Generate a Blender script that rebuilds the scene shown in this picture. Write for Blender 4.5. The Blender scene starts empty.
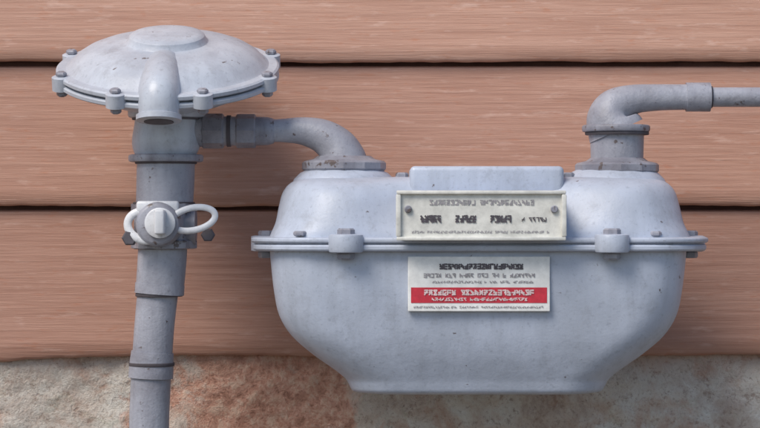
import bpy, bmesh, math, random
from mathutils import Vector, Matrix, noise
random.seed(11)
D=2.4; H=0.80
def X(px,y=0): return (px-380)/1000*(D+y)/D
def Z(py,y=0): return H+(214-py)/1000*(D+y)/D
def P(px,py,y=0): return Vector((X(px,y),y,Z(py,y)))
scene=bpy.context.scene

# ---------------- materials ----------------
def newmat(name):
    m=bpy.data.materials.new(name); m.use_nodes=True
    nt=m.node_tree; b=nt.nodes['Principled BSDF']; return m,nt,b
def N(nt,t,**k):
    n=nt.nodes.new(t)
    for a,v in k.items():
        if a in n.inputs: n.inputs[a].default_value=v
        else: setattr(n,a,v)
    return n
def ramp(nt,fac,stops):
    r=nt.nodes.new('ShaderNodeValToRGB'); el=r.color_ramp.elements
    while len(el)<len(stops): el.new(0.5)
    for e,(p,c) in zip(el,stops):
        e.position=p; e.color=(c[0],c[1],c[2],1) if not isinstance(c,(int,float)) else (c,c,c,1)
    nt.links.new(fac,r.inputs[0]); return r.outputs[0]
def mix(nt,fac,a,b,mode='MIX'):
    m=nt.nodes.new('ShaderNodeMix'); m.data_type='RGBA'; m.blend_type=mode
    for s,v in ((0,fac),(6,a),(7,b)):
        if hasattr(v,'links'): nt.links.new(v,m.inputs[s])
        elif s==0: m.inputs[0].default_value=v
        else: m.inputs[s].default_value=(v[0],v[1],v[2],1)
    return m.outputs[2]
def coords(nt,scale=(1,1,1),rand=False):
    tc=nt.nodes.new('ShaderNodeTexCoord'); mp=nt.nodes.new('ShaderNodeMapping')
    mp.inputs['Scale'].default_value=scale
    src=tc.outputs['Object']
    if rand:
        oi=nt.nodes.new('ShaderNodeObjectInfo'); ml=nt.nodes.new('ShaderNodeMath'); ml.operation='MULTIPLY'; ml.inputs[1].default_value=37
        nt.links.new(oi.outputs['Random'],ml.inputs[0])
        ad=nt.nodes.new('ShaderNodeVectorMath'); ad.operation='ADD'
        nt.links.new(src,ad.inputs[0]); nt.links.new(ml.outputs[0],ad.inputs[1]); src=ad.outputs[0]
    nt.links.new(src,mp.inputs[0]); return mp.outputs[0]
def noi(nt,vec,scale,detail=4,rough=.55,dist=0):
    n=N(nt,'ShaderNodeTexNoise'); n.inputs['Scale'].default_value=scale; n.inputs['Detail'].default_value=detail
    n.inputs['Roughness'].default_value=rough; n.inputs['Distortion'].default_value=dist
    nt.links.new(vec,n.inputs['Vector']); return n.outputs['Fac']
def bump(nt,b,h,strength,dist,prev=None):
    n=nt.nodes.new('ShaderNodeBump'); n.inputs['Strength'].default_value=strength; n.inputs['Distance'].default_value=dist
    nt.links.new(h,n.inputs['Height'])
    if prev is not None: nt.links.new(prev,n.inputs['Normal'])
    nt.links.new(n.outputs[0],b.inputs['Normal']); return n.outputs[0]

def painted(name,col,dark,rough=.45,chip=(.09,.06,.05),chipamt=.70,bs=.25,metal=0):
    m,nt,b=newmat(name); v=coords(nt)
    n1=noi(nt,v,14,5); n2=noi(nt,v,90,4,.6)
    vs=coords(nt,(1,1,.10)); n3=noi(nt,vs,55,5,.65)
    c=ramp(nt,n1,[(.3,dark),(.60,col)])
    c=mix(nt,ramp(nt,n3,[(.46,0),(.70,.75)]),c,dark)
    c=mix(nt,ramp(nt,noi(nt,v,33,7,.75),[(.54,0),(.72,.5)]),c,tuple(x*f for x,f in zip(dark,(.66,.62,.58))))
    c=mix(nt,ramp(nt,noi(nt,v,260,3,.6),[(.58,0),(.72,.30)]),c,tuple(x*.5 for x in dark))
    c=mix(nt,ramp(nt,n2,[(chipamt,0),(chipamt+.04,.85)]),c,chip)
    nt.links.new(c,b.inputs['Base Color']); b.inputs['Metallic'].default_value=metal
    nt.links.new(ramp(nt,n1,[(.3,rough+.18),(.7,rough)]),b.inputs['Roughness'])
    p=bump(nt,b,n2,bs,.0014); p=bump(nt,b,noi(nt,v,420,3),bs,.0005,p); bump(nt,b,noi(nt,v,22,2),.2,.003,p)
    return m
M_body=painted('meter_paint',(.465,.51,.61),(.375,.41,.485),.33,chipamt=.70,bs=.28)
M_pipe=painted('pipe_paint',(.38,.39,.445),(.235,.235,.275),.36,chipamt=.65,bs=.55)
M_reg=painted('regulator_paint',(.50,.535,.60),(.37,.39,.445),.30,chipamt=.68,bs=.3)
M_dark=painted('joint_compound_grey',(.10,.09,.105),(.055,.045,.05),.6)
M_gap=painted('sheathing_brown',(.10,.045,.035),(.07,.03,.025),.8)
M_nut=painted('fitting_metal',(.33,.335,.385),(.165,.16,.19),.34,chipamt=.60,bs=.4)
M_lock=painted('lock_metal',(.70,.71,.74),(.5,.51,.54),.25)
def plain(name,col,rough=.5,var=.12,scale=60):
    m,nt,b=newmat(name); v=coords(nt); n=noi(nt,v,scale,6,.7)
    c=ramp(nt,n,[(.3,tuple(x*(1-var*2) for x in col)),(.62,col)])
    nt.links.new(c,b.inputs['Base Color'])
    b.inputs['Roughness'].default_value=rough; bump(nt,b,n,.1,.0005); return m
M_label=plain('label_white',(.84,.84,.82),.35)
M_cream=plain('index_plate_cream',(.74,.73,.68),.35,.16)
M_red=plain('label_red',(.62,.035,.06),.4,.15,150)
M_ink=plain('label_ink',(.10,.085,.10),.5,.3,300)
M_inkg=plain('label_ink_grey',(.36,.34,.36),.5,.2,300)
M_inkr=plain('label_white_on_red',(.80,.62,.62),.5,.2,300)

# wood
M_wood,nt,b=newmat('painted_wood_siding')
v=coords(nt,(1,1,1),True); vg=coords(nt,(1.6,8,60),True); vf=coords(nt,(9,30,260),True)
g=noi(nt,vg,1.6,7,.62,.6); f=noi(nt,vf,1.3,5,.7); big=noi(nt,v,5,4)
c=ramp(nt,g,[(.25,(.435,.235,.165)),(.5,(.515,.290,.208)),(.75,(.575,.345,.255))])
c=mix(nt,ramp(nt,f,[(.36,.45),(.58,0)]),c,(.33,.155,.10))
c=mix(nt,ramp(nt,big,[(.35,.35),(.65,0)]),c,(.41,.215,.15))
sp=noi(nt,coords(nt,(22,60,110),True),1.4,4,.6)
c=mix(nt,ramp(nt,sp,[(.58,0),(.72,.40)]),c,(.70,.48,.39))
sp2=noi(nt,coords(nt,(40,60,150),True),1.4,4,.6)
c=mix(nt,ramp(nt,sp2,[(.58,0),(.74,.55)]),c,(.46,.19,.105))
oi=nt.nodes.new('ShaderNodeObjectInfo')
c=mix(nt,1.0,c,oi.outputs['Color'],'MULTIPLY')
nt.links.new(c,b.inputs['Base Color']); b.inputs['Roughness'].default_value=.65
p=bump(nt,b,f,.6,.0012); p=bump(nt,b,g,.22,.003,p)

# foundation
M_fnd,nt,b=newmat('foundation_masonry')
v=coords(nt); n1=noi(nt,v,18,9,.72,.5); n2=noi(nt,v,75,7,.75); n3=noi(nt,v,300,4,.7)
c=ramp(nt,n1,[(.34,(.44,.32,.26)),(.43,(.60,.50,.43)),(.54,(.71,.65,.58)),(.68,(.80,.77,.72))])
c=mix(nt,ramp(nt,n2,[(.36,.65),(.46,0)]),c,(.33,.22,.17))
c=mix(nt,ramp(nt,n3,[(.36,.4),(.46,0)]),c,(.38,.29,.24))
c=mix(nt,ramp(nt,noi(nt,v,28,6,.7,1),[(.58,0),(.70,.35)]),c,(.45,.44,.33))
c=mix(nt,ramp(nt,noi(nt,v,13,7,.7,.6),[(.52,0),(.64,.55)]),c,(.52,.28,.19))
sx=nt.nodes.new('ShaderNodeSeparateXYZ'); nt.links.new(v,sx.inputs[0])
def mth(op,a,bb,cc=None):
    m=nt.nodes.new('ShaderNodeMath'); m.operation=op
    for i,q in enumerate((a,bb,cc)):
        if q is None: continue
        if hasattr(q,'links'): nt.links.new(q,m.inputs[i])
        else: m.inputs[i].default_value=q
    return m.outputs[0]
dx=mth('ABSOLUTE',mth('SUBTRACT',sx.outputs[0],X(262,.16)),0)
msk=mth('SUBTRACT',1.0,mth('DIVIDE',dx,.125))
msk=mth('ADD',msk,mth('MULTIPLY',mth('SUBTRACT',n1,.5),3.5))
red=ramp(nt,n2,[(.36,(.30,.12,.07)),(.48,(.56,.25,.165)),(.60,(.70,.45,.33))])
c=mix(nt,ramp(nt,msk,[(.1,0),(.5,.85)]),c,red)
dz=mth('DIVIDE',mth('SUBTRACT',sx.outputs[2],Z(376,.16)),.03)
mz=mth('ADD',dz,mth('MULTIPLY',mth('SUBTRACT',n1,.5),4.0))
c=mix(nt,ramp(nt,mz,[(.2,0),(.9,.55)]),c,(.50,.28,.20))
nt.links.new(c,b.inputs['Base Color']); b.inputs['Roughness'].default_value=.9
p=bump(nt,b,n2,.8,.005); bump(nt,b,n3,.6,.002,p)

# ground
M_gnd,nt,b=newmat('dirt_ground')
v=coords(nt); n1=noi(nt,v,3,6); n2=noi(nt,v,60,6,.7)
c=mix(nt,.5,ramp(nt,n1,[(.3,(.16,.14,.11)),(.7,(.28,.25,.20))]),ramp(nt,n2,[(.3,(.10,.08,.07)),(.7,(.36,.32,.28))]))
nt.links.new(c,b.inputs['Base Color']); b.inputs['Roughness'].default_value=.95; bump(nt,b,n2,1,.02)

# ---------------- mesh helpers ----------------
def empty(name,loc=(0,0,0)):
    e=bpy.data.objects.new(name,None); e.location=loc; scene.collection.objects.link(e); e.empty_display_size=.05; return e
def finish(bm,name,mat,parent=None,ang=35,smooth=True):
    bmesh.ops.recalc_face_normals(bm,faces=bm.faces)
    me=bpy.data.meshes.new(name); bm.to_mesh(me); bm.free()
    me.materials.append(mat)
    if smooth:
        me.polygons.foreach_set('use_smooth',[True]*len(me.polygons)); me.set_sharp_from_angle(angle=math.radians(ang))
    o=bpy.data.objects.new(name,me); scene.collection.objects.link(o)
    if parent: o.parent=parent
    return o
def skin(bm,rings,cap=True):
    vr=[[bm.verts.new(p) for p in r] for r in rings]
    n=len(vr[0])
    for a,c in zip(vr,vr[1:]):
        for i in range(n): bm.faces.new((a[i],a[(i+1)%n],c[(i+1)%n],c[i]))
    if cap: bm.faces.new(vr[0][::-1]); bm.faces.new(vr[-1])
def cat(keys,k):
    out=[]; n=len(keys)
    for i in range(n-1):
        p0=keys[max(i-1,0)];p1=keys[i];p2=keys[i+1];p3=keys[min(i+2,n-1)]
        for j in range(k):
            t=j/k
            out.append(tuple(.5*((2*b_)+(-a+c_)*t+(2*a-5*b_+4*c_-d)*t*t+(-a+3*b_-3*c_+d)*t**3) for a,b_,c_,d in zip(p0,p1,p2,p3)))
    out.append(tuple(keys[-1])); return out
def tube(bm,pts,k=8,seg=40):
    """pts: (x,y,z,r)"""
    q=cat(pts,k) if k>1 else [tuple(p) for p in pts]
    P_=[Vector(a[:3]) for a in q]; up=Vector((0,1,0)); rings=[]
    for i,p in enumerate(P_):
        t=(P_[min(i+1,len(P_)-1)]-P_[max(i-1,0)]).normalized()
        u=(up-t*up.dot(t)); 
        if u.length<1e-4: u=Vector((1,0,0))-t*t.x
        u.normalize(); w=t.cross(u); up=u
        rings.append([p+(u*math.cos(2*math.pi*j/seg)+w*math.sin(2*math.pi*j/seg))*q[i][3] for j in range(seg)])
    skin(bm,rings)
def pt(px,py,y,r): 
    v=P(px,py,y); return (v.x,v.y,v.z,r/1000)
def lathe(bm,prof,M,seg=64,wob=None):
    rings=[]
    for r,h in prof:
        rings.append([M@Vector((max(r,.02)/1000*math.cos(a),max(r,.02)/1000*math.sin(a),h/1000)) for a in [2*math.pi*j/seg for j in range(seg)]])
    skin(bm,rings)
def frame(loc,axis):
    q=Vector(axis).to_track_quat('Z','Y'); return Matrix.Translation(Vector(loc))@q.to_matrix().to_4x4()
def ringz(bm,px,py0,py1,r,y=0,bev=2,seg=48,axis=None,ctr=None):
    h=(py1-py0); M=frame(P(px,(py0+py1)/2,y),axis or (0,0,1))
    lathe(bm,[(r-bev,-h/2),(r-bev*.3,-h/2+bev*.3),(r,-h/2+bev),(r,h/2-bev),(r-bev*.3,h/2-bev*.3),(r-bev,h/2)],M,seg)
def hexz(bm,loc,axis,r,h,seg=6,bev=1.5):
    lathe(bm,[(r-bev,-h/2),(r,-h/2+bev),(r,h/2-bev),(r-bev,h/2)],frame(loc,axis),seg)
def rr(hx,hy,r,nl=26,ns=8,nc=9):
    r=min(r,hx-1e-4,hy-1e-4); o=[]
    def line(a,b_,n):
        for i in range(n): t=i/n; o.append((a[0]+(b_[0]-a[0])*t,a[1]+(b_[1]-a[1])*t))
    def arc(cx,cy,a0):
        for i in range(nc): a=a0+math.pi/2*i/nc; o.append((cx+r*math.cos(a),cy+r*math.sin(a)))
    line((-hx+r,-hy),(hx-r,-hy),nl); arc(hx-r,-hy+r,-math.pi/2)
    line((hx,-hy+r),(hx,hy-r),ns); arc(hx-r,hy-r,0)
    line((hx-r,hy),(-hx+r,hy),nl); arc(-hx+r,hy-r,math.pi/2)
    line((-hx,hy-r),(-hx,-hy+r),ns); arc(-hx+r,-hy+r,math.pi)
    return o
def rbox(bm,c,s,r=.002,seg=3):
    t=bmesh.new(); bmesh.ops.create_cube(t,size=1)
    bmesh.ops.scale(t,vec=s,verts=t.verts); bmesh.ops.translate(t,vec=c,verts=t.verts)
    if r: bmesh.ops.bevel(t,geom=list(t.edges),offset=r,segments=seg,affect='EDGES',profile=.5)
    me=bpy.data.meshes.new('t'); t.to_mesh(me); t.free(); bm.from_mesh(me); bpy.data.meshes.remove(me)

# ---------------- house wall ----------------
YW=.15
house=empty('house_wall')
laps=[Z(62,YW)+0.150*1.0625*k*0.977 for k in range(0,12)]
lap0=[Z(355,YW),Z(206,YW)]+laps   # bottom edges
XL,XR=-3.2,3.2
def xs():
    o=[];x=XL
    while x<XR:
        o.append(x); x+= .006 if abs(x)<.6 else .08
    o.append(XR); return o
XS=xs()
for i in range(len(lap0)-1):
    z0,z1=lap0[i],lap0[i+1]; gap=.0060
    zt=z1-gap
    prof=[(YW+.004,z0),(YW-.009,z0),(YW-.0120,z0+.0030)]
    nseg=10
    for k in range(1,nseg+1):
        t=k/nseg; prof.append((YW-.0120+.0095*t,z0+.0030+(zt-z0-.0030)*t))
    prof+=[(YW+.001,zt+.0015),(YW+.006,zt+.002)]
    bm=bmesh.new(); rows=[]
    for x in XS:
        r=[]
        for j,(y,z) in enumerate(prof):
            wb=noise.noise(Vector((x*9,i*7.3,0)))*.0020+noise.noise(Vector((x*60,i*3.3,4)))*.0008
            fy=noise.noise(Vector((x*4,z*3+i*5,2)))*.0018
            lo=1-min(1,max(0,(z-z0)/.05))
            wz=wb*lo
            if i==0:
                u=max(0,(X(130,YW)-x)/.14); wz-=lo*min(.010,.006*u*u+.002*u)
            r.append(bm.verts.new((x,y+fy,z+wz)))
        rows.append(r)
    for a,c in zip(rows,rows[1:]):
        for j in range(len(prof)-1): bm.faces.new((a[j],c[j],c[j+1],a[j+1]))
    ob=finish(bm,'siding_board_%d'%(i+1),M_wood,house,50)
    t=random.uniform(.92,1.06)
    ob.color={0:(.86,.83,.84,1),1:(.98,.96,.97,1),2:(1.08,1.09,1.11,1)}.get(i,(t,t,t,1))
bm=bmesh.new(); rbox(bm,(0,YW+.031,(lap0[0]+lap0[-1])/2),(6.4,.05,lap0[-1]-lap0[0]-.004),0)
finish(bm,'wall_sheathing',M_gap,house,smooth=False)
# foundation
bm=bmesh.new(); rows=[]
ztop=lap0[0]+.012
zz=[-.05+ (ztop-.30+.05)*k/20 for k in range(20)]+[ztop-.30+.30*k/90 for k in range(91)]
for z in zz:
    r=[]
    for x in XS:
        p=Vector((x*11,z*11,0)); 
        dy=noise.fractal(p,.8,2.0,4)*.005+noise.fractal(p*5,.8,2,3)*.0022
        r.append(bm.verts.new((x,YW-.001+dy,z)))
    rows.append(r)
for a,c in zip(rows,rows[1:]):
    for j in range(len(XS)-1): bm.faces.new((a[j],a[j+1],c[j+1],c[j]))
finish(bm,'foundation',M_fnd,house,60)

# ground
bm=bmesh.new()
gx=[-60,-20,-6]+[-3+.1*i for i in range(61)]+[6,20,60]
gy=[-80,-20,-6,-3.5]+[-3+.1*i for i in range(35)]
gx=sorted(gx); rows=[[bm.verts.new((x,y,(noise.fractal(Vector((x*2,y*2,0)),.8,2,4)*.012 if abs(x)<3 and y>-3 else 0))) for x in gx] for y in gy]
for a,c in zip(rows,rows[1:]):
    for j in range(len(gx)-1): bm.faces.new((a[j],a[j+1],c[j+1],c[j]))
finish(bm,'ground',M_gnd,None,80)

# ---------------- gas meter ----------------
meter=empty('gas_meter',P(478,388,0))
def par(o):  # keep world coordinates
    o.matrix_parent_inverse=Matrix.Translation(meter.location).inverted()
def mfin(bm,name,mat,ang=35,smooth=True):
    o=finish(bm,name,mat,meter,ang,smooth); par(o); return o
def loft(bm,keys,k=4,cx=478):
    rings=[]
    for (py,hx,hy,r,lobe) in cat(keys,k):
        z=Z(py); ring=[]
        for (x,y) in rr(hx/1000,hy/1000,r/1000):
            g=math.exp(-((abs(x)-.135)/.042)**2)
            y+= math.copysign(1,y)*((lobe/1000)*g)*min(1,abs(y)/(hy/1000))
            ring.append(Vector((X(cx)+x,y,z)))
        rings.append(ring)
    skin(bm,rings)
# lower bowl
bm=bmesh.new()
loft(bm,[(249,204,92,44,0),(262,203,92,44,0),(290,200,91,46,0),(314,195,88,48,0),(334,183,85,50,0),(352,163,80,50,0),(367,142,74,46,0),(376,131,70,44,0),(382,127,68,42,0),(387,124.5,66,41,0),(389.5,121,62,40,0),(390.5,110,56,38,0)],4,476)
mfin(bm,'lower_case',M_body,50)
# upper cover
bm=bmesh.new()
loft(bm,[(240,208,90,50,4),(232,205,87,50,7),(222,201,80,48,12),(206,198,71,46,16),(194,195,65,44,16),(186,190,60,42,13),(181,183,54,40,8),(178.5,173,46,36,3),(177.5,160,38,30,0)])
mfin(bm,'upper_case',M_body,50)
# flange
bm=bmesh.new()
for (a,b_,gx_) in ((236.5,242.4,225),(243.2,250,223)):
    keys=[(a,gx_-3,100,66,0),(a+.7,gx_-.8,102.2,68,0),(a+2,gx_,103,68,0),(b_-2,gx_,103,68,0),(b_-.7,gx_-.8,102.2,68,0),(b_,gx_-3,100,66,0)]
    loft(bm,keys,1)
loft(bm,[(242.0,220.5,98,64,0),(243.6,220.5,98,64,0)],1)
mfin(bm,'case_flange',M_body,30)
# bolt lugs along flange
bm=bmesh.new(); bm2=bmesh.new()
for (px,yy,w) in ((346,-.100,17),(612,-.100,17),(346,.100,17),(612,.100,17)):
    c=P(px,243.5,yy)
    M=frame(c,(0,0,1)); 
    lathe(bm,[(w-3,-9),(w-.8,-8.2),(w,-6),(w,6),(w-.8,8.2),(w-3,9)],M,32)
    hexz(bm2,c+Vector((0,0,.011)),(0,0,1),8.5,7); hexz(bm2,c-Vector((0,0,.012)),(0,0,1),8.5,7)
for px in (266,690):
    c=P(px,243.5,0); lathe(bm,[(12,-8),(15,-7),(15,7),(12,8)],frame(c,(0,0,1)),28)
    hexz(bm2,c+Vector((0,0,.010)),(0,0,1),8,6); hexz(bm2,c-Vector((0,0,.011)),(0,0,1),8,7)
for px in (300,655):
    c=P(px,243.5,-.088)
    hexz(bm2,c+Vector((0,0,.0095)),(0,0,1),6.5,5)
mfin(bm,'flange_lugs',M_body); mfin(bm2,'flange_bolts',M_nut,20)
# port bosses
bm=bmesh.new()
for px in (344,614):
    c=P(px,176,0)
    lathe(bm,[(54,-12),(50,-3),(44,3),(38,6),(34,7)],frame(c,(0,0,1)),64)
mfin(bm,'port_bosses',M_body,50)
# index housing + top box
bm=bmesh.new()
rbox(bm,P(485,181,-.02),(.150,.09,.028),.005,4)
rbox(bm,P(485,172,-.02),(.138,.078,.010),.003,3)
mfin(bm,'top_box',M_body,40)
bm=bmesh.new()
for px in (402,568): hexz(bm,P(px,177,-.02),(0,0,1),6.5,9)
mfin(bm,'top_box_bolts',M_nut,20)
bm=bmesh.new()
yI=-.112; s=(D+yI)/D
c=P(481,215.5,yI)
rbox(bm,c+Vector((0,.030,0)),(.164*s,.062,.046*s),.004,3)
mfin(bm,'index_housing',M_body,40)
bm=bmesh.new()
w,h=.169*s,.050*s; t=.0036
for dx_,dz_,sx_,sz_ in ((0,h/2-t/2,w,t),(0,-h/2+t/2,w,t),(-w/2+t/2,0,t*1.3,h-2*t-.0002),(w/2-t/2,0,t*1.3,h-2*t-.0002)):
    rbox(bm,c+Vector((dx_,-.004,dz_)),(sx_,.008,sz_),.0010,2)
mfin(bm,'index_bezel',M_cream,40)
bm=bmesh.new()
rbox(bm,c+Vector((0,-.0025,0)),(w-t*1.6,.003,h-t*1.6),0)
mfin(bm,'index_plate',M_cream,40,False)
bm=bmesh.new()
for sx_ in(-1,1): hexz(bm,c+Vector((sx_*(w/2-.011),-.0055,.006)),(0,1,0),3.6,4,16,.8)
mfin(bm,'index_screws',M_nut,40)

# worn, illegible print: short broken ink ticks
def seg2(bm,ax,ay,bx,by,q,yy):
    a=Vector((ax,ay)); b_=Vector((bx,by)); d=(b_-a).normalized(); n=Vector((-d.y,d.x))*q; d=d*q*.6
    y_=yy-random.uniform(0,.00025)
    bm.faces.new([bm.verts.new(P(v_.x,v_.y,y_)) for v_ in (a-d+n,b_+d+n,b_+d-n,a-d-n)])
def strokes(bm,px0,px1,py,hh,yy,adv,th=.12,k=3,sp=.93):
    x=px0
    while x<px1-adv*.5:
        if random.random()<sp:
            w=adv*.66; top=py-hh/2; bot=py+hh/2; q=th*adv/2
            seg2(bm,x+random.choice((0,w)),top,x+random.choice((0,w)),bot,q,yy)
            for _ in range(k-1):
                r=random.random()
                if r<.5:
                    yy_=random.choice((top,py,bot)); seg2(bm,x,yy_,x+w,yy_+random.uniform(-.3,.3),q,yy)
                else:
                    x0=random.choice((x,x+w)); seg2(bm,x0,random.choice((top,py)),x+w-(x0-x)*random.random(),random.choice((bot,py+.4)),q,yy)
        x+=adv
yP=yI-.0044
bm=bmesh.new()
strokes(bm,430,536,202.5,4.2,yP,4.2,.26,4)
strokes(bm,412,550,232,2.0,yP,2.6,.22,3); mfin(bm,'index_small_print',M_inkg,smooth=False)
bm=bmesh.new()
for a,b_ in((421,444),(456,479),(491,510)): strokes(bm,a,b_,219.0,6.0,yP-.0003,4.2,.40,5,1)
strokes(bm,522,546,219.5,3.6,yP-.0003,3.6,.26,3)
mfin(bm,'index_digits',M_ink,smooth=False)

# rating label
yL=-.0945; s2=(D+yL)/D
def quad(bm,a,b_,c_,d,yy): bm.faces.new([bm.verts.new(P(x_,y_,yy)) for x_,y_ in((a,d),(b_,d),(b_,c_),(a,c_))])
bm=bmesh.new(); cc=P(479,284,yL)
rbox(bm,cc+Vector((0,.002,0)),(.142*s2,.005,.055*s2),.0008,2)
mfin(bm,'rating_label',M_label,smooth=False)
yLf=yL-.0005
bm=bmesh.new(); quad(bm,411,547,287.5,303,yLf-.0004)
mfin(bm,'label_red_band',M_red,smooth=False)
bm=bmesh.new(); strokes(bm,440,522,266.5,4.4,yLf-.0005,4.2,.36,5,.96); mfin(bm,'label_heading',M_ink,smooth=False)
bm=bmesh.new(); strokes(bm,424,540,275.5,3.4,yLf-.0005,3.6,.26,4); strokes(bm,430,534,282,2.0,yLf-.0005,2.6,.22,3)
strokes(bm,414,544,307.2,1.6,yLf-.0005,2.4,.22,3); mfin(bm,'label_small_print',M_inkg,smooth=False)
bm=bmesh.new(); strokes(bm,420,536,292.6,4.4,yLf-.0009,4.6,.30,4,.97); strokes(bm,432,528,299.4,2.6,yLf-.0009,3.2,.26,3); mfin(bm,'label_white_lettering',M_inkr,smooth=False)

# ---------------- regulator ----------------
reg=empty('gas_pressure_regulator',P(168,110,0))
def rfin(bm,name,mat,ang=35):
    o=finish(bm,name,mat,reg,ang); o.matrix_parent_inverse=Matrix.Translation(reg.location).inverted(); return o
tilt=math.radians(19); ax=Vector((0.0,-math.sin(tilt),math.cos(tilt)))
RM=frame(P(168,72,0),ax)
bm=bmesh.new()
prof=[(103,.5),(109,1),(111,2.5),(111,5.5),(109,7),(101,7.5),(98,9.5),(92,16),(83,22),(72,26.5),(60,29.5),(52,30.5),(44,30.8),(41,31.5),(39,34),(37.5,37.5),(35,39.5),(30,40.5),(16,41.5),(0,41.8)]
lathe(bm,prof,RM,96)
prof=[(103,-.5),(109,-1),(111,-2.5),(111,-5.5),(109,-7),(100,-7.5),(95,-9.5),(84,-16),(66,-24),(48,-30),(38,-34),(34,-40),(0,-41)]
lathe(bm,prof,RM,96)
rfin(bm,'diaphragm_case',M_reg,28)
bm=bmesh.new(); bn=bmesh.new()
for i in range(8):
    a=2*math.pi*(i+.5)/8 
    lathe(bm,[(8,-7.5),(10,-6.5),(10,6.5),(8,7.5)],frame(RM@Vector((.109*math.cos(a),.109*math.sin(a),0)),ax),24)
    hexz(bn,RM@Vector((.1095*math.cos(a),.1095*math.sin(a),.0095)),ax,5.6,5)
    hexz(bn,RM@Vector((.1095*math.cos(a),.1095*math.sin(a),-.010)),ax,5.4,6)
rfin(bm,'case_ears',M_reg); rfin(bn,'case_bolts',M_nut,20)
# vent boss on the front
bm=bmesh.new()
a=RM@Vector((0,0,.018)); 
f0=Vector((0,-math.cos(tilt),-math.sin(tilt)))
p0=a+f0*.034-ax*.004; p1=a+f0*.066-ax*.004; p2=a+f0*.092-ax*.010; p25=p2+Vector((0,-.008,-.010)); p3=p2+Vector((0,-.009,-.026))
tube(bm,[(*p0,.020),(*p1,.0205),(*p2,.0205),(*p25,.020),(*p3,.0195)],5,32)
lathe(bm,[(19.5,-2),(22,-1),(22,4),(20,5)],frame(p3,(0,-.15,-1)),32)
rfin(bm,'vent_boss',M_reg,40)
bm=bmesh.new(); lathe(bm,[(14,4.8),(14.5,5.6),(9,5.9)],frame(p3,(0,-.15,-1)),24); rfin(bm,'vent_screen',M_dark,40)
# body below
bm=bmesh.new()
ringz(bm,167,107,118,39,0,3); tube(bm,[pt(167,112,0,31),pt(167,128,0,33),pt(166,145,0,34),pt(166,156,0,30)],4)
rfin(bm,'valve_body',M_reg,40)
bm=bmesh.new(); ringz(bm,167,117.5,120,35,0,.8);rfin(bm,'body_gasket',M_dark)
bm=bmesh.new(); ringz(bm,166,154.5,162,37.5,0,2.2); rfin(bm,'body_collar',M_nut)
bm=bmesh.new()
for sx_ in(-1,1): hexz(bm,P(167+sx_*30,104,-.022),(0,0,1),6.5,10)
rfin(bm,'body_bolts',M_nut,20)

# ---------------- riser pipe ----------------
def group(name,loc):
    e=empty(name,loc)
    def fin(bm,nm,mat,ang=35,smooth=True):
        o=finish(bm,nm,mat,e,ang,smooth); o.matrix_parent_inverse=Matrix.Translation(e.location).inverted(); return o
    return e,fin
rp,pf=group('gas_riser_pipe',P(150,428,0))
bm=bmesh.new()
tube(bm,[pt(166,158,0,29),pt(165.5,180,0,29),pt(164.5,206,0,28.5)],4)
tube(bm,[pt(163,240,0,24.5),pt(162,262,0,24.5),pt(159.5,292,0,24)],4)
zg=[pt(158,291,0,20.5),pt(154.5,325,0,20),pt(152,362,0,20),pt(150,400,0,20),pt(149,450,0,20)]
x_,_,z_,_=zg[-1]
zg+= [(x_,0,.35,.020),(x_,0,-.05,.020)]
tube(bm,zg,6)
pf(bm,'pipe',M_pipe,50)
bm=bmesh.new()
tube(bm,[pt(152.5,352,0,21.2),pt(151.3,368,0,22.3),pt(150.8,378,0,22.3)],2)
tube(bm,[pt(160,284,0,24.8),pt(159.3,294,0,24.8)],1)
pf(bm,'coupling',M_pipe,40)
bm=bmesh.new(); ringz(bm,159.2,293,296.5,23.8,0,.8); ringz(bm,151.8,362.5,366,22.9,0,.6); ringz(bm,166,161.5,164,31,0,.8)
pf(bm,'thread_ring',M_dark)

# ---------------- shutoff valve ----------------
sv,sf=group('gas_shutoff_valve',P(164,225,0))
bm=bmesh.new()
lathe(bm,[(30,-23),(33,-22),(33,-15),(29,-13),(29,13),(33,15),(33,22),(30,23)],frame(P(164,226,0),(0,0,1)),8)
tube(bm,[pt(136,226,0,19),pt(196,226,0,19)],2,32)
tube(bm,[(X(162),-.005,Z(224),.024),(X(162),-.045,Z(224),.022),(X(162),-.052,Z(224),.018)],3,32)
sf(bm,'valve_barrel',M_nut,30)
bm=bmesh.new(); ringz(bm,164,202,204.5,31,0,.8); ringz(bm,163,246,249,29,0,.8); sf(bm,'barrel_edges',M_dark)
bm=bmesh.new()
def torus(bm,c,a,b_,r,tiltx=0,rot=0,n=40,m=10,flat=1.0):
    rings=[]
    for i in range(n):
        t=2*math.pi*i/n; p=Vector((a*math.cos(t),0,b_*math.sin(t)))
        nrm=Vector((b_*math.cos(t),0,a*math.sin(t))).normalized()
        rings.append([p+(nrm*math.cos(2*math.pi*j/m)+Vector((0,1,0))*math.sin(2*math.pi*j/m)*flat)*r for j in range(m)])
    R=Matrix.Rotation(rot,4,'Y')@Matrix.Rotation(tiltx,4,'Z')
    vr=[[bm.verts.new(c+R@p) for p in r_] for r_ in rings]
    for i in range(n):
        for j in range(m): bm.faces.new((vr[i][j],vr[(i+1)%n][j],vr[(i+1)%n][(j+1)%m],vr[i][(j+1)%m]))
torus(bm,P(193,219,-.045),.022,.0110,.0032,.1,math.radians(-12),flat=.6)
torus(bm,P(145,226,-.045),.018,.0140,.0042,-.2,math.radians(14),flat=.6)
lathe(bm,[(13,-3),(15,-2),(15,2),(13,3)],frame(P(160,223,-.054),(0,1,0)),28)
rbox(bm,P(160,222,-.064),(.010,.018,.024),.002,3)
rbox(bm,P(158,207,-.040),(.042,.012,.012),.003,3)
sf(bm,'lock_wing',M_lock,40)
bm=bmesh.new()
hexz(bm,P(130,238,-.040),(0,1,0),8,10); hexz(bm,P(208,235,-.030),(0,1,0),7,10)
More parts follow.
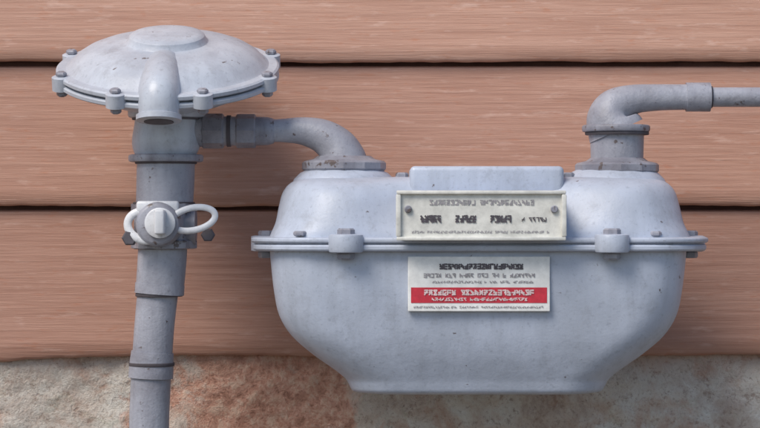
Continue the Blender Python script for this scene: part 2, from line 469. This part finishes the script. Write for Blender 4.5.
sf(bm,'valve_bolts',M_dark,20)

# ---------------- inlet pipe ----------------
ip,inf=group('gas_inlet_pipe',P(343,172,0))
bm=bmesh.new()
tube(bm,[pt(185,131,0,17),pt(214,131,0,15),pt(240,131,0,14.5)],3)
tube(bm,[pt(262,131,0,11),pt(283,130.5,0,11.8),pt(303,131,0,14),pt(322,136,0,17),pt(336,146,0,20),pt(342,157,0,23),pt(344,168,0,26)],7)
inf(bm,'pipe',M_pipe,50)
bm=bmesh.new()
hexz(bm,P(213,131,0),(1,0,0),17.5,22,8); hexz(bm,P(246,131,0),(1,0,0),17,20,8)
tube(bm,[pt(254,131,0,14.5),pt(268,131,0,14),pt(274,131,0,12)],2)
inf(bm,'union_fittings',M_nut,25)
bm=bmesh.new(); lathe(bm,[(15.8,-2),(15.8,2)],frame(P(229,131,0),(1,0,0)),32); lathe(bm,[(39,-1.8),(39,1.8)],frame(P(344,172,0),(0,0,1)),32)
inf(bm,'thread_ring',M_dark)
bm=bmesh.new(); lathe(bm,[(28,-8),(40,-7),(42,-5),(42,1),(40,3),(31,5),(27,8)],frame(P(344,164,0),(0,0,1)),12); inf(bm,'swivel_nut',M_nut,25)

# ---------------- outlet pipe ----------------
op,of=group('gas_outlet_pipe',P(616,172,0))
bm=bmesh.new()
tube(bm,[pt(617,170,0,26),pt(617,150,0,26.5),pt(617,133,0,27)],4)
tube(bm,[pt(616,131,0,29),pt(611,118,0,24.5),pt(616,106.5,0,19),pt(633,99.5,0,15),pt(655,97.5,0,13.4),pt(685,97,0,12.8),pt(708,97,0,12.8)],8)
xe,_,ze,_=pt(706,97,0,10)
tube(bm,[(xe,0,ze,.0098),(xe+.2,0,ze,.0098),(1.05,0,ze,.0098),(1.12,0.01,ze,.0098),(1.15,.05,ze,.0098),(1.15,.2,ze,.0098)],5)
of(bm,'pipe',M_pipe,50)
bm=bmesh.new(); tube(bm,[pt(686,97,0,14.6),pt(710,97,0,14.6)],2); ringz(bm,616,125,132,34,0,2)
lathe(bm,[(28,-8),(40,-7),(42,-5),(42,1),(40,3),(31,5),(27,8)],frame(P(617,166,0),(0,0,1)),12)
of(bm,'couplings',M_nut,25)
bm=bmesh.new(); ringz(bm,617,131.8,135,32,0,.8); lathe(bm,[(39,-1.8),(39,1.8)],frame(P(617,174,0),(0,0,1)),32)
lathe(bm,[(11,-1),(11,1)],frame(P(711,97,0),(1,0,0)),32); of(bm,'thread_ring',M_dark)

# ---------------- light & camera ----------------
w=bpy.data.worlds.new('World'); scene.world=w; w.use_nodes=True; nt=w.node_tree
sky=nt.nodes.new('ShaderNodeTexSky'); sky.sky_type='NISHITA'; sky.sun_disc=False
el,az=math.radians(48),math.radians(222)
sky.sun_elevation=el; sky.sun_rotation=az
bg=nt.nodes['Background']; nt.links.new(sky.outputs[0],bg.inputs[0]); bg.inputs[1].default_value=.15
sd=Vector((math.sin(az)*math.cos(el),math.cos(az)*math.cos(el),math.sin(el)))
L=bpy.data.lights.new('sun','SUN'); L.energy=3.0; L.angle=math.radians(30); L.color=(1,.93,.83)
so=bpy.data.objects.new('sun',L); scene.collection.objects.link(so); so.rotation_euler=sd.to_track_quat('Z','Y').to_euler(); so.location=(-2,-3,4)
cam=bpy.data.cameras.new('camera'); co=bpy.data.objects.new('camera',cam); scene.collection.objects.link(co)
co.location=(0,-D,H); co.rotation_euler=(math.radians(90),0,0)
cam.sensor_width=36; cam.lens=36*D/.76; cam.clip_end=500; cam.clip_start=.05
scene.camera=co
scene.view_settings.view_transform='Standard'; scene.view_settings.look='None'; scene.view_settings.exposure=0
